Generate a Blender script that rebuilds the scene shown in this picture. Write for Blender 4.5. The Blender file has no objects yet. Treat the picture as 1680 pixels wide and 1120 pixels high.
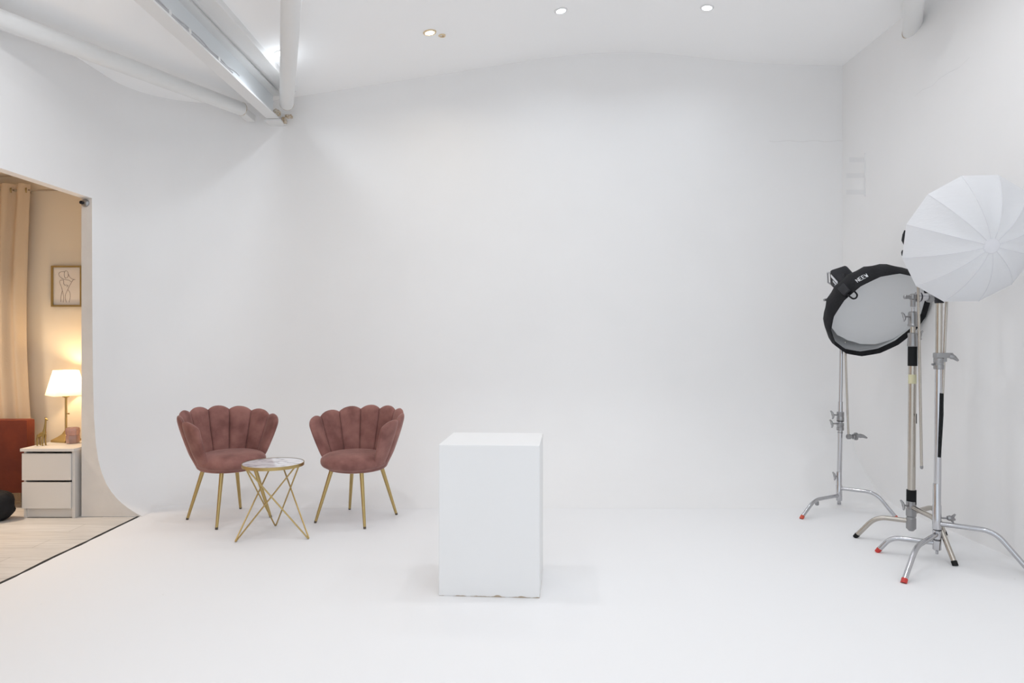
import bpy, math, random
from mathutils import Vector, Matrix, noise
random.seed(4)
PI = math.pi
S = bpy.context.scene
C = S.collection
F = 1150.0; H = 1.37; CX = 840.0; CY = 552.0      # focal length in px, eye height, principal point

def W(x, y, d):                                    # pixel + depth -> world point (used to measure the room)
    return Vector(((x-CX)/F*d, d, H+(CY-y)/F*d))
def G(x, y):                                       # floor point under a pixel
    d = H*F/(y-CY); return Vector(((x-CX)/F*d, d, 0.0))
def lin(r, g, b):
    f = lambda c: (c/255/12.92) if c/255 <= .04045 else ((c/255+.055)/1.055)**2.4
    return (f(r), f(g), f(b), 1)

# ------------------------------------------------------------------ materials
def mat(name, col, rough=.5, metal=0, bump=0, bscale=40, var=0, vscale=4, col2=None, **kw):
    m = bpy.data.materials.new(name); m.use_nodes = True
    nt = m.node_tree; b = nt.nodes['Principled BSDF']
    b.inputs['Base Color'].default_value = col; b.inputs['Roughness'].default_value = rough
    b.inputs['Metallic'].default_value = metal
    for k, v in kw.items(): b.inputs[k.replace('_', ' ')].default_value = v
    if bump or var or col2:
        tc = nt.nodes.new('ShaderNodeTexCoord')
    if bump:
        n = nt.nodes.new('ShaderNodeTexNoise'); n.inputs['Scale'].default_value = bscale; n.inputs['Detail'].default_value = 4
        nt.links.new(tc.outputs['Object'], n.inputs['Vector'])
        bp = nt.nodes.new('ShaderNodeBump'); bp.inputs['Strength'].default_value = bump; bp.inputs['Distance'].default_value = .01
        nt.links.new(n.outputs['Fac'], bp.inputs['Height']); nt.links.new(bp.outputs['Normal'], b.inputs['Normal'])
    if var or col2:
        n = nt.nodes.new('ShaderNodeTexNoise'); n.inputs['Scale'].default_value = vscale; n.inputs['Detail'].default_value = 5
        nt.links.new(tc.outputs['Object'], n.inputs['Vector'])
        r = nt.nodes.new('ShaderNodeValToRGB'); r.color_ramp.elements[0].position = .35; r.color_ramp.elements[1].position = .65
        c2 = col2 or tuple(c*(1-var) for c in col[:3])+(1,)
        r.color_ramp.elements[0].color = c2; r.color_ramp.elements[1].color = col
        nt.links.new(n.outputs['Fac'], r.inputs['Fac']); nt.links.new(r.outputs['Color'], b.inputs['Base Color'])
    return m

def emis(name, col, strength):
    m = bpy.data.materials.new(name); m.use_nodes = True
    b = m.node_tree.nodes['Principled BSDF']
    b.inputs['Base Color'].default_value = (.8, .8, .8, 1)
    b.inputs['Emission Color'].default_value = col; b.inputs['Emission Strength'].default_value = strength
    return m

M = {}
M['wall'] = mat('white wall paint', (.845, .84, .838, 1), .6, bump=.12, bscale=9, var=.02, vscale=1.3)
M['ceil'] = mat('white ceiling paint', (.93, .93, .93, 1), .85, bump=.08, bscale=6)
M['steel_paint'] = mat('painted steel', (.76, .76, .755, 1), .5, bump=.1, bscale=20)
M['beam'] = mat('cool white painted steel', (.74, .77, .79, 1), .7, bump=.08, bscale=30)
M['jamb'] = mat('bare plaster', (.70, .67, .64, 1), .85, bump=.25, bscale=14, var=.05, vscale=7)
M['warmwall'] = mat('cream wall paint', (.80, .71, .58, 1), .8)
M['pedestal'] = None
M['brown'] = mat('rust and bare plaster', (.46, .35, .22, 1), .9, bump=.6, bscale=60, col2=(.70, .66, .60, 1), vscale=45)
M['seam'] = mat('black joint', (.02, .02, .02, 1), .9)
M['crack'] = mat('hairline filler', (.74, .735, .73, 1), .9)
M['mark'] = mat('old painted-over mark', (.785, .785, .79, 1), .7, bump=.5, bscale=50)
M['velvet'] = mat('dusty rose velvet', lin(152, 106, 98), .85, bump=.15, bscale=120, col2=lin(122, 79, 73), vscale=8,
                  Sheen_Weight=.4, Sheen_Roughness=.3, Sheen_Tint=(.95, .74, .68, 1))
M['gold'] = mat('brushed gold metal', (.50, .37, .16, 1), .36, 1.0)
M['gold_dark'] = mat('aged brass', (.38, .28, .11, 1), .4, 1.0)
M['rubber'] = mat('black rubber', (.012, .012, .012, 1), .7, Specular_IOR_Level=.2)
M['dkrubber'] = mat('dark brown glide', (.09, .07, .05, 1), .6)
M['chrome'] = mat('chromed steel', (.54, .54, .56, 1), .14, 1.0)
M['nickel'] = mat('worn nickel steel', (.50, .465, .42, 1), .27, 1.0)
M['castmetal'] = mat('cast aluminium', (.34, .34, .345, 1), .34, .95, bump=.15, bscale=80)
M['redcap'] = mat('red plastic', lin(190, 52, 45), .5)
M['orangecap'] = mat('orange red plastic', lin(196, 78, 55), .5)
M['tape'] = mat('black gaffer tape', (.008, .009, .010, 1), .6, Specular_IOR_Level=.2)
M['ytape'] = mat('cream masking tape', lin(205, 200, 165), .7)
M['blackfab'] = mat('black nylon', (.012, .012, .014, 1), .75, bump=.3, bscale=60, Specular_IOR_Level=.2)
M['silver'] = mat('silver lining', (.72, .73, .74, 1), .42, .25, bump=.8, bscale=18)
M['blackpl'] = mat('black plastic', (.022, .022, .026, 1), .5, Specular_IOR_Level=.25)
M['greypl'] = mat('light grey plastic', (.45, .45, .47, 1), .5)
M['text'] = mat('white print', (.75, .77, .80, 1), .6)
M['laminate'] = mat('white laminate', (.66, .64, .62, 1), .45)
M['rust'] = mat('rust orange velvet', lin(110, 40, 12), .8, bump=.2, bscale=50, col2=lin(90, 28, 7), vscale=5, Sheen_Weight=.1, Sheen_Tint=(1, .5, .3, 1))
M['bag'] = mat('black bag cloth', (.012, .012, .014, 1), .7, bump=.5, bscale=25, Specular_IOR_Level=.2)
M['curtain'] = mat('beige curtain cloth', lin(205, 184, 158), .9, bump=.2, bscale=90)
M['paper'] = mat('ivory paper', (.80, .74, .68, 1), .8)
M['ink'] = mat('brown ink line', (.20, .13, .10, 1), .8)
M['trimring'] = mat('white downlight ring', (.75, .75, .75, 1), .4)
M['brassring'] = mat('brass downlight ring', (.75, .60, .40, 1), .4, .4)
M['lens'] = emis('lit downlight lens', (.80, .90, 1, 1), 40)
M['lenswarm'] = emis('lit warm downlight lens', (1, .90, .72, 1), 30)
M['bulb'] = emis('lamp bulb', (1, .78, .48, 1), 20)

def fabric_mat(name, col, trans, bumpy=True, scale=30):
    m = bpy.data.materials.new(name); m.use_nodes = True; nt = m.node_tree
    nt.nodes.clear(); out = nt.nodes.new('ShaderNodeOutputMaterial')
    d = nt.nodes.new('ShaderNodeBsdfDiffuse'); t = nt.nodes.new('ShaderNodeBsdfTranslucent'); mx = nt.nodes.new('ShaderNodeMixShader')
    d.inputs[0].default_value = col; t.inputs[0].default_value = col; mx.inputs[0].default_value = trans
    nt.links.new(d.outputs[0], mx.inputs[1]); nt.links.new(t.outputs[0], mx.inputs[2]); nt.links.new(mx.outputs[0], out.inputs[0])
    if bumpy:
        tc = nt.nodes.new('ShaderNodeTexCoord'); n = nt.nodes.new('ShaderNodeTexNoise'); n.inputs['Scale'].default_value = scale
        mp = nt.nodes.new('ShaderNodeMapping'); mp.inputs['Scale'].default_value = (.25, 1, 1.6)
        nt.links.new(tc.outputs['Object'], mp.inputs[0]); nt.links.new(mp.outputs[0], n.inputs['Vector'])
        bp = nt.nodes.new('ShaderNodeBump'); bp.inputs['Strength'].default_value = .25; bp.inputs['Distance'].default_value = .01
        nt.links.new(n.outputs['Fac'], bp.inputs['Height']); nt.links.new(bp.outputs[0], d.inputs['Normal'])
    return m
M['whitefab'] = fabric_mat('white diffusion cloth', (.84, .845, .86, 1), .30)
M['greyfab'] = fabric_mat('grey white diffusion cloth', (.76, .77, .78, 1), .12)
M['shade'] = fabric_mat('lamp shade cloth', (.92, .86, .74, 1), .6, False)
M['ribcloth'] = mat('seam tape', (.70, .70, .73, 1), .8)

def glass_mat():
    m = mat('pink pressed glass', lin(240, 200, 192), .12, Transmission_Weight=.6, IOR=1.45); return m
M['pinkglass'] = glass_mat()

def floor_mat():
    m = mat('glossy white floor paint', (.83, .83, .84, 1), .6, bump=.05, bscale=5)
    nt = m.node_tree; b = nt.nodes['Principled BSDF']
    tc = nt.nodes.new('ShaderNodeTexCoord'); n = nt.nodes.new('ShaderNodeTexNoise'); n.inputs['Scale'].default_value = 9; n.inputs['Detail'].default_value = 8
    r = nt.nodes.new('ShaderNodeValToRGB'); r.color_ramp.elements[0].position = .20; r.color_ramp.elements[1].position = .26
    r.color_ramp.elements[0].color = (.55, .54, .52, 1); r.color_ramp.elements[1].color = (.84, .84, .845, 1)
    nt.links.new(tc.outputs['Object'], n.inputs['Vector']); nt.links.new(n.outputs['Fac'], r.inputs['Fac'])
    nt.links.new(r.outputs['Color'], b.inputs['Base Color'])
    return m
M['floor'] = floor_mat()

def wood_mat():
    m = mat('pale grey oak planks', (.5, .47, .43, 1), .45)
    nt = m.node_tree; b = nt.nodes['Principled BSDF']
    tc = nt.nodes.new('ShaderNodeTexCoord')
    br = nt.nodes.new('ShaderNodeTexBrick'); br.inputs['Scale'].default_value = 1; br.inputs['Brick Width'].default_value = 1.25
    br.inputs['Row Height'].default_value = .19; br.inputs['Mortar Size'].default_value = .0025
    br.inputs['Color1'].default_value = (.76, .73, .69, 1); br.inputs['Color2'].default_value = (.66, .63, .59, 1); br.inputs['Mortar'].default_value = (.48, .45, .41, 1)
    mp = nt.nodes.new('ShaderNodeMapping'); mp.inputs['Scale'].default_value = (1.2, 14, 1)
    n = nt.nodes.new('ShaderNodeTexNoise'); n.inputs['Scale'].default_value = 3; n.inputs['Detail'].default_value = 6
    mx = nt.nodes.new('ShaderNodeMix'); mx.data_type = 'RGBA'; mx.blend_type = 'MULTIPLY'; mx.inputs[0].default_value = .5
    r = nt.nodes.new('ShaderNodeValToRGB'); r.color_ramp.elements[0].position = .35; r.color_ramp.elements[1].position = .6
    r.color_ramp.elements[0].color = (.74, .72, .70, 1); r.color_ramp.elements[1].color = (1, 1, 1, 1)
    nt.links.new(tc.outputs['Object'], br.inputs['Vector']); nt.links.new(tc.outputs['Object'], mp.inputs[0]); nt.links.new(mp.outputs[0], n.inputs['Vector'])
    nt.links.new(n.outputs['Fac'], r.inputs['Fac']); nt.links.new(br.outputs['Color'], mx.inputs[6]); nt.links.new(r.outputs['Color'], mx.inputs[7])
    nt.links.new(mx.outputs[2], b.inputs['Base Color'])
    return m
M['wood'] = wood_mat()

def marble_mat():
    m = mat('white marble', (.85, .85, .88, 1), .12)
    nt = m.node_tree; b = nt.nodes['Principled BSDF']
    tc = nt.nodes.new('ShaderNodeTexCoord'); mp = nt.nodes.new('ShaderNodeMapping'); mp.inputs['Rotation'].default_value = (0, 0, .35); mp.inputs['Scale'].default_value = (1.2, 4, 1)
    n = nt.nodes.new('ShaderNodeTexNoise'); n.inputs['Scale'].default_value = 2.6; n.inputs['Detail'].default_value = 8; n.inputs['Distortion'].default_value = .8
    r = nt.nodes.new('ShaderNodeValToRGB'); e = r.color_ramp.elements
    e[0].position = .44; e[0].color = (.84, .84, .88, 1); e[1].position = .56; e[1].color = (.84, .84, .88, 1)
    k = e.new(.50); k.color = (.38, .37, .42, 1); k2 = e.new(.47); k2.color = (.72, .71, .76, 1); k3 = e.new(.52); k3.color = (.76, .74, .77, 1)
    nt.links.new(tc.outputs['Object'], mp.inputs[0]); nt.links.new(mp.outputs[0], n.inputs['Vector']); nt.links.new(n.outputs['Fac'], r.inputs['Fac']); nt.links.new(r.outputs['Color'], b.inputs['Base Color'])
    return m
M['marble'] = marble_mat()

def pedestal_mat():
    m = mat('white matt paint over board', (.80, .80, .80, 1), .5)
    nt = m.node_tree; b = nt.nodes['Principled BSDF']
    tc = nt.nodes.new('ShaderNodeTexCoord'); sp = nt.nodes.new('ShaderNodeSeparateXYZ'); n = nt.nodes.new('ShaderNodeTexNoise'); n.inputs['Scale'].default_value = 16
    ma = nt.nodes.new('ShaderNodeMath'); ma.operation = 'MULTIPLY_ADD'; ma.inputs[1].default_value = .030; ma.inputs[2].default_value = -.0105
    lt = nt.nodes.new('ShaderNodeMath'); lt.operation = 'LESS_THAN'
    mx = nt.nodes.new('ShaderNodeMix'); mx.data_type = 'RGBA'; mx.inputs[6].default_value = (.80, .80, .80, 1); mx.inputs[7].default_value = (.42, .33, .24, 1)
    nt.links.new(tc.outputs['Object'], sp.inputs[0]); nt.links.new(tc.outputs['Object'], n.inputs['Vector'])
    nt.links.new(n.outputs['Fac'], ma.inputs[0]); nt.links.new(sp.outputs[2], lt.inputs[0]); nt.links.new(ma.outputs[0], lt.inputs[1])
    nt.links.new(lt.outputs[0], mx.inputs[0]); nt.links.new(mx.outputs[2], b.inputs['Base Color'])
    return m
M['pedestal'] = pedestal_mat()

# ------------------------------------------------------------------ mesh helpers
class MB:
    def __init__(s): s.v = []; s.f = []
    def add(s, vs, fs):
        o = len(s.v); s.v += [Vector(p) for p in vs]; s.f += [tuple(i+o for i in f) for f in fs]; return s
    def box(s, a, b, mtx=None):
        x0, y0, z0 = a; x1, y1, z1 = b
        vs = [Vector(p) for p in ((x0,y0,z0),(x1,y0,z0),(x1,y1,z0),(x0,y1,z0),(x0,y0,z1),(x1,y0,z1),(x1,y1,z1),(x0,y1,z1))]
        if mtx: vs = [mtx @ p for p in vs]
        return s.add(vs, [(0,3,2,1),(4,5,6,7),(0,1,5,4),(1,2,6,5),(2,3,7,6),(3,0,4,7)])
    def rings(s, rs, closed_u=True, cap=True):
        n = len(rs[0]); o = len(s.v); fs = []
        for r in rs: s.v += [Vector(p) for p in r]
        for i in range(len(rs)-1):
            for j in range(n if closed_u else n-1):
                k = (j+1) % n
                fs.append((o+i*n+j, o+i*n+k, o+(i+1)*n+k, o+(i+1)*n+j))
        if cap:
            fs.append(tuple(o+j for j in reversed(range(n)))); fs.append(tuple(o+(len(rs)-1)*n+j for j in range(n)))
        s.f += fs; return s
    def tube(s, pts, r, seg=14, cap=True):
        pts = [Vector(p) for p in pts]; n = len(pts)
        rr = r if isinstance(r, (list, tuple)) else [r]*n
        t0 = (pts[1]-pts[0]).normalized()
        up = Vector((0,0,1)) if abs(t0.z) < .9 else Vector((1,0,0))
        nrm = t0.cross(up).normalized(); rs = []
        for i, p in enumerate(pts):
            if i == 0: t = t0
            elif i == n-1: t = (pts[i]-pts[i-1]).normalized()
            else: t = ((pts[i]-pts[i-1]).normalized()+(pts[i+1]-pts[i]).normalized()).normalized()
            nrm = (nrm - t*nrm.dot(t)).normalized(); bn = t.cross(nrm)
            rs.append([p + (nrm*math.cos(2*PI*j/seg)+bn*math.sin(2*PI*j/seg))*rr[i] for j in range(seg)])
        return s.rings(rs, True, cap)
    def lathe(s, prof, seg=48, mtx=None, sx=1, sy=1, cap=True, rot=0):   # prof: (r, z)
        rs = [[Vector((r*sx*math.cos(rot+2*PI*j/seg), r*sy*math.sin(rot+2*PI*j/seg), z)) for j in range(seg)] for r, z in prof]
        if mtx: rs = [[mtx @ p for p in r] for r in rs]
        return s.rings(rs, True, cap)
    def build(s, name, m, parent=None, org=None, smooth=35, bevel=0, mods=None):
        me = bpy.data.meshes.new(name)
        o = Vector(org) if org is not None else Vector((0,0,0))
        me.from_pydata([tuple(p-o) for p in s.v], [], s.f); me.validate()
        import bmesh
        bm = bmesh.new(); bm.from_mesh(me); bmesh.ops.recalc_face_normals(bm, faces=bm.faces)
        if bevel:
            bmesh.ops.bevel(bm, geom=[e for e in bm.edges if e.calc_face_angle(0) > .6], offset=bevel, segments=2, affect='EDGES', profile=.6)
        bm.to_mesh(me); bm.free()
        me.materials.append(m)
        if smooth:
            me.shade_smooth(); me.set_sharp_from_angle(angle=math.radians(smooth))
        ob = bpy.data.objects.new(name, me); C.objects.link(ob)
        if parent is not None: ob.parent = parent
        elif org is not None: ob.location = o
        return ob

def bend(pts, r=.04, n=6):                          # round the inner corners of a polyline
    pts = [Vector(p) for p in pts]; out = [pts[0]]
    for i in range(1, len(pts)-1):
        a = (pts[i-1]-pts[i]); b = (pts[i+1]-pts[i]); ra = min(r, a.length*.48, b.length*.48)
        p0 = pts[i]+a.normalized()*ra; p2 = pts[i]+b.normalized()*ra
        for k in range(n+1):
            t = k/n; out.append(p0*(1-t)**2+pts[i]*2*t*(1-t)+p2*t*t)
    out.append(pts[-1]); return out

def axis_mtx(o, z, x=None):
    z = Vector(z).normalized(); x = Vector(x) if x is not None else (Vector((1,0,0)) if abs(z.x) < .9 else Vector((0,1,0)))
    x = (x - z*x.dot(z)).normalized(); y = z.cross(x)
    m = Matrix((x, y, z)).transposed().to_4x4(); m.translation = Vector(o); return m

def tag(o, label, cat, group=None, kind=None):
    o['label'] = label; o['category'] = cat
    if group: o['group'] = group
    if kind: o['kind'] = kind
    return o
def thing(name, label, cat, loc, rz=0, group=None):
    o = bpy.data.objects.new(name, None); C.objects.link(o); o.empty_display_size = .1
    o.location = loc; o.rotation_euler = (0, 0, rz); tag(o, label, cat, group); return o
def struct(name, mb, m, label=None, **kw):
    o = mb.build(name, m, **kw); o['kind'] = 'structure'
    if label: o['label'] = label
    return o
def copy_tree(o, parent=None):
    c = o.copy(); C.objects.link(c); c.parent = parent
    for ch in list(o.children): copy_tree(ch, c)
    return c

# ------------------------------------------------------------------ camera
cam = bpy.data.cameras.new('camera'); co = bpy.data.objects.new('camera', cam); C.objects.link(co)
co.location = (0, 0, H); co.rotation_euler = (PI/2, 0, 0)
cam.sensor_width = 36; cam.lens = F/1680*36; cam.shift_y = -(560-CY)/1680; cam.clip_start = .05
S.camera = co

# ------------------------------------------------------------------ room shell
YB = 6.57; XR = 3.1; XL = -3.2; YJ = 5.34; YF = -3.0
CP = [(-3.7, 3.34), (-2.0, 3.62), (-.8, 3.804), (-.23, 3.895), (.343, 3.985), (.686, 4.022), (1.14, 4.04), (1.485, 4.018), (2.06, 3.95), (2.5, 3.922), (3.1, 3.905), (3.4, 3.90)]
def zc(x):
    for (a, za), (b, zb) in zip(CP, CP[1:]):
        if a <= x <= b: return za+(zb-za)*(x-a)/(b-a)
    return CP[0][1] if x < CP[0][0] else CP[-1][1]
def zcs(x): return (zc(x-.12)+zc(x)+zc(x+.12))/3

NL = 16
zl = [0, .008, .02, .04, .065, .10, .14, .19, .25, .33, .43, .56, .75, 1.0, 1.4, 2.424]
def prof(k, w):                                      # w 0 = left wall curve, 1 = back cove
    ol = .355*math.exp(-zl[k]/.18)+.03*math.exp(-zl[k]/.8) - .0015; 
    if k == NL-1: ol = 0
    if k <= 13:
        a = PI/2*k/13; ob = .98*(1-math.sin(a)); zb = .98*(1-math.cos(a))
    else: ob = 0; zb = zl[k]
    return ol*(1-w)+ob*w, zl[k]*(1-w)+zb*w
path = []                                            # (x, y, inward nx, ny, w)
RC = 1.02
for i in range(5): path.append((XL, YJ+(YB-RC-YJ)*i/4, 1, 0, 0.0))
for i in range(1, 25):
    a = PI/2*i/24; path.append((XL+RC-RC*math.cos(a), YB-RC+RC*math.sin(a), math.cos(a), -math.sin(a), (3*(i/24)**2-2*(i/24)**3)))
split = len(path)-1-12
for i in range(1, 41): path.append((XL+RC+(XR-XL-RC)*i/40, YB, 0, -1, 1.0))
def sweep(pp):
    mb = MB(); rs = []
    for (x, y, nx, ny, w) in pp:
        r = []
        for k in range(NL):
            o, z = prof(k, w); r.append((x+nx*o, y+ny*o, z+.0005))
        r.append((x, y, 3.0)); r.append((x, y, zcs(x)+.02)); rs.append(r)
    return mb.rings(rs, False, False)
struct('wall_left', sweep(path[:split+1]), M['wall'], smooth=60)
struct('wall_back', sweep(path[split:]), M['wall'], smooth=60)

# end face of the left wall (the bare plaster jamb)
mb = MB(); pr = [prof(k, 0) for k in range(NL)]
front = [(XL-.08, YJ, z) for o, z in pr]; side = [(XL+o, YJ, z) for o, z in pr]
mb.rings([front, side], False, False)
back = [(XL-.08, YJ+.51, z) for o, z in pr]
mb.rings([back, front], False, False)
struct('trim_1', mb, M['jamb'], 'bare plaster end face of the curved left wall beside the opening', smooth=0)
# wall over the opening
mb = MB(); mb.box((XL-.08, 1.2, 2.424), (XL, YJ, 3.60)); mb.box((XL-.08, YF, 0), (XL, 1.2, 3.60)); mb.box((XL-.08, YJ, 2.424), (XL-.001, YJ+.51, 3.5))
struct('wall_over_opening', mb, M['wall'], smooth=0)
struct('wall_right', MB().box((XR, YF, -.02), (XR+.1, YB+.15, 3.93)), M['wall'], smooth=0)
xs = [-3.7+i*(7.0/70) for i in range(71)]
struct('ceiling', MB().rings([[(x, YF, zcs(x)) for x in xs], [(x, YB+.1, zcs(x)) for x in xs], [(x, YB+.1, zcs(x)+.1) for x in xs], [(x, YF, zcs(x)+.1) for x in xs]], False, False), M['ceil'], smooth=40)
XW = -2.845
struct('floor', MB().box((XW, YF, -.02), (XR, YB, 0)), M['floor'], smooth=0)
struct('floor_wood', MB().box((-5.7, YF, -.03), (XW, 5.9, -.004)), M['wood'], smooth=0)
mb = MB(); rs = []
for i in range(90):
    y = 0.5+i*(YJ+.03-.5)/89; w = .006+.006*noise.noise(Vector((y*9, 0, 0))); wx = .008*noise.noise(Vector((y*3.1, 2, 0)))
    rs.append([(XW-.006-w+wx, y, -.01), (XW-.006-w+wx, y, .0015), (XW+.004+w+wx, y, .0015), (XW+.004+w+wx, y, -.01)])
mb.rings(rs, True, True)
struct('trim_2', mb, M['seam'], 'black joint between the white floor and the grey planks', smooth=0)
# the side room
struct('wall_side_room', MB().box((-5.7, 5.85, -.02), (XL-.08, 5.95, 2.72)), M['warmwall'], smooth=0)
struct('wall_side_room_left', MB().box((-5.8, 1.0, -.02), (-5.7, 5.95, 2.72)), M['warmwall'], smooth=0)
struct('wall_side_room_front', MB().box((-5.8, .9, -.02), (XL-.08, 1.0, 2.72)), M['warmwall'], smooth=0)
struct('ceiling_side_room', MB().box((-5.8, .9, 2.70), (XL-.08, 5.95, 2.80)), M['warmwall'], smooth=0)

# hairlines and old marks in the paint
def crack(name, pts, r, m=M['crack']):
    return struct(name, MB().tube(pts, r, 5), m, smooth=0)
cr = []
for i in range(12):
    x = 1262+i*11.3; cr.append(W(x, 231.5+1.2*math.sin(i*1.7), YB-.0))
crack('trim_3', cr, .0022)
crack('trim_4', [Vector((XR, 5.40-.65*i/6, 3.22+.03*i/6+.012*math.sin(i*2.3))) for i in range(7)], .0012)
crack('trim_5', [W(252, 238, 6.2), W(270, 243, 6.28), W(300, 248, 6.38), W(332, 251, 6.46)], .002)
for n, (y0, y1, x0, x1) in enumerate([(258, 266, 1394, 1419), (284, 292, 1388, 1419), (311, 319, 1376.5, 1419)]):
    x0 = max(x0, 1389); ya = XR*F/(x1-CX); yb = XR*F/(x0-CX); q = []
    for yy, py in ((ya, y1), (yb, y1), (yb, y0), (ya, y0)): q.append(Vector((XR-.003, yy, H+(CY-py)/F*yy)))
    struct('trim_%d' % (6+n), MB().rings([q, [v+Vector((.01, 0, 0)) for v in q]]), M['mark'], 'painted-over plaster patch near the back right corner', smooth=0)
d = XR*F/(1419-CX)
struct('trim_9', MB().box((XR-.006, d-.012, H+(CY-322)/F*d), (XR+.01, d, H+(CY-252)/F*d)), M['mark'], 'painted-over upright edge near the back right corner', smooth=0)

# ------------------------------------------------------------------ steel and pipes under the ceiling
# I-beam running towards the viewer
bx = -2.185; BY1 = 6.42; BY0 = 1.0
t = thing('steel_beam', 'white painted steel beam under the ceiling with a cable along its lower edge', 'beam', (bx, BY1, 3.36))
o = t.location
MB().box((bx-.055, BY0, 3.36), (bx+.055, BY1, 3.375)).build('bottom_flange', M['steel_paint'], t, o, 0, .002)
MB().box((bx-.005, BY0, 3.375), (bx+.005, BY1-.02, 3.575)).build('web', M['beam'], t, o, 0)
MB().box((bx-.055, BY0, 3.565), (bx+.075, BY1-.02, 3.58)).build('top_flange', M['steel_paint'], t, o, 0, .002)
MB().tube([(bx+.047, BY0, 3.384), (bx+.047, 5.35, 3.384)], .009).build('conduit', M['greypl'], t, o)
pts = []
for i in range(60):
    y = 3.0+i*.042; pts.append((bx+.052+.004*math.sin(i*.9), y, 3.395+.012*max(0, math.sin(i*.35))))
MB().tube(pts, .0045, 6).build('cable', M['greypl'], t, o)
for y in (4.35, 4.62, 5.08):
    MB().box((bx+.038, y, 3.374), (bx+.060, y+.03, 3.402)).build('clip', M['steel_paint'], t, o, 0, .003)
tag(MB().box((bx+.12, BY0, zc(bx+.12)-.035), (bx+.24, BY1-.1, zc(bx+.24)+.01)).build('ceiling_batten', M['steel_paint'], None, (bx+.18, BY1-.1, 3.6), 0, .004),
    'flat white boxing strip fixed to the ceiling right beside the steel beam', 'batten')
def pipe(name, label, a, b, r, ends=(False, True)):
    a = Vector(a); b = Vector(b)
    t = thing(name, label, 'pipe', b)
    MB().tube([a, b], r, 32).build('pipe_body', M['steel_paint'], t, b)
    if ends[1]:
        d = (b-a).normalized(); mb = MB()
        mtx = axis_mtx(b, d)
        rs = []
        for rr, zz in ((r*1.01, -.006), (r*1.03, .0), (r*.9, .007)):
            rs.append([mtx @ Vector(((rr+.002*noise.noise(Vector((j*.7, zz*90, 3))))*math.cos(2*PI*j/32), rr*math.sin(2*PI*j/32), zz+.003*noise.noise(Vector((j*.5, 1, 2))))) for j in range(32)])
        mb.rings(rs).build('rusty_rim', M['brown'], t, b)
    return t
pipe('ceiling_pipe', 'thick white pipe crossing the ceiling down to the end of the steel beam', (-1.02, 3.3, 3.385), (-2.035, 6.33, 3.475), .062)
pipe('ceiling_pipe', 'thick white pipe along the top of the left wall', (-3.22, 3.9, 3.275), (-2.42, 6.27, 3.405), .060)
pp = pipe('ceiling_pipe', 'white pipe stub entering the top of the right wall', (2.62, 4.55, 3.72), (3.14, 5.50, 3.77), .068, (False, False))
# rusty lip where the stub meets the wall
a = Vector((2.62, 4.55, 3.72)); b = Vector((3.14, 5.50, 3.77)); dr = (b-a).normalized(); mtx = axis_mtx(a, dr); pts = []
for j in range(25):
    an = PI*.70+PI*1.15*j/24; q = mtx @ Vector((.068*math.cos(an), .068*math.sin(an), 0)); q = q+dr*((XR-q.x)/dr.x); pts.append(q)
MB().tube(pts, [.0035+.0025*abs(noise.noise(Vector((j*.8, 0, 0)))) for j in range(25)], 6).build('rusty_rim', M['brown'], pp, b)
# crumbling plaster around the beam seat
mb = MB()
for cx, cy, cz, a_, b_ in ((bx+.02, 6.45, 3.425, .030, .034), (bx+.07, 6.50, 3.375, .022, .030), (bx+.12, 6.49, 3.405, .035, .014)):
    rs = []
    for k in range(13):
        th = -PI/2+PI*k/12; ring = []
        for j in range(20):
            d = Vector((math.cos(th)*math.cos(2*PI*j/20), math.cos(th)*math.sin(2*PI*j/20), math.sin(th)))
            q = 1+.55*noise.noise(d*2.3+Vector((cx*9, 0, 0)))+.25*noise.noise(d*7)
            ring.append(Vector((cx+d.x*a_*q+.0001*j, cy+d.y*.04*q, cz+d.z*b_*q)))
        rs.append(ring)
    mb.rings(rs)
tag(mb.build('broken_plaster', M['brown'], None, (bx, 6.45, 3.36), 0), 'crumbly brown plaster where the steel beam meets the back wall', 'plaster', kind='stuff')
tag(MB().box((bx-.075, 6.40, 3.34), (bx+.07, 6.60, 3.356)).build('bearing_plate', M['steel_paint'], None, (bx, 6.42, 3.34), 0), 'small white plate under the end of the steel beam', 'plate')
mb = MB(); mb.box((-2.46, 6.25, 3.36), (-2.38, 6.50, 3.42))
tag(mb.build('pipe_bracket', M['steel_paint'], None, (-2.42, 6.4, 3.36), 0, .006), 'white bracket holding the end of the left wall pipe', 'bracket')

# downlights
DL = [(461, 87, 'white'), (705, 53, 'brass'), (920, 17, 'white'), (1160, 12, 'white')]
names = ['lit ceiling downlight tucked beside the crossing pipe', 'lit ceiling downlight with warm brass ring, right of the crossing pipe',
         'lit white ceiling downlight, nearer the middle of the ceiling', 'lit white ceiling downlight, nearest the right wall']
for (px, py, kind), lab in zip(DL, names):
    d = 5.6
    for _ in range(30):
        x = (px-CX)/F*d; d = (zcs(x)-H)*F/(CY-py)
    x = (px-CX)/F*d; z = zcs(x); sl = math.atan2(zcs(x+.05)-zcs(x-.05), .1)
    t = thing('ceiling_downlight', lab, 'downlight', (x, d, z), 0, 'ceiling downlights')
    t.rotation_euler = (0, -sl, 0)
    MB().lathe([(.036, .004), (.036, -.004), (.040, -.009), (.050, -.008), (.055, -.001), (.055, .004)], 32, cap=False).build('trim_ring', M['brassring' if kind == 'brass' else 'trimring'], t)
    MB().lathe([(.002, -.006), (.037, -.006), (.037, .004), (.002, .004)], 32).build('lens', M['lenswarm' if kind == 'brass' else 'lens'], t)
d = 5.62; x = (725-CX)/F*5.75
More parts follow.
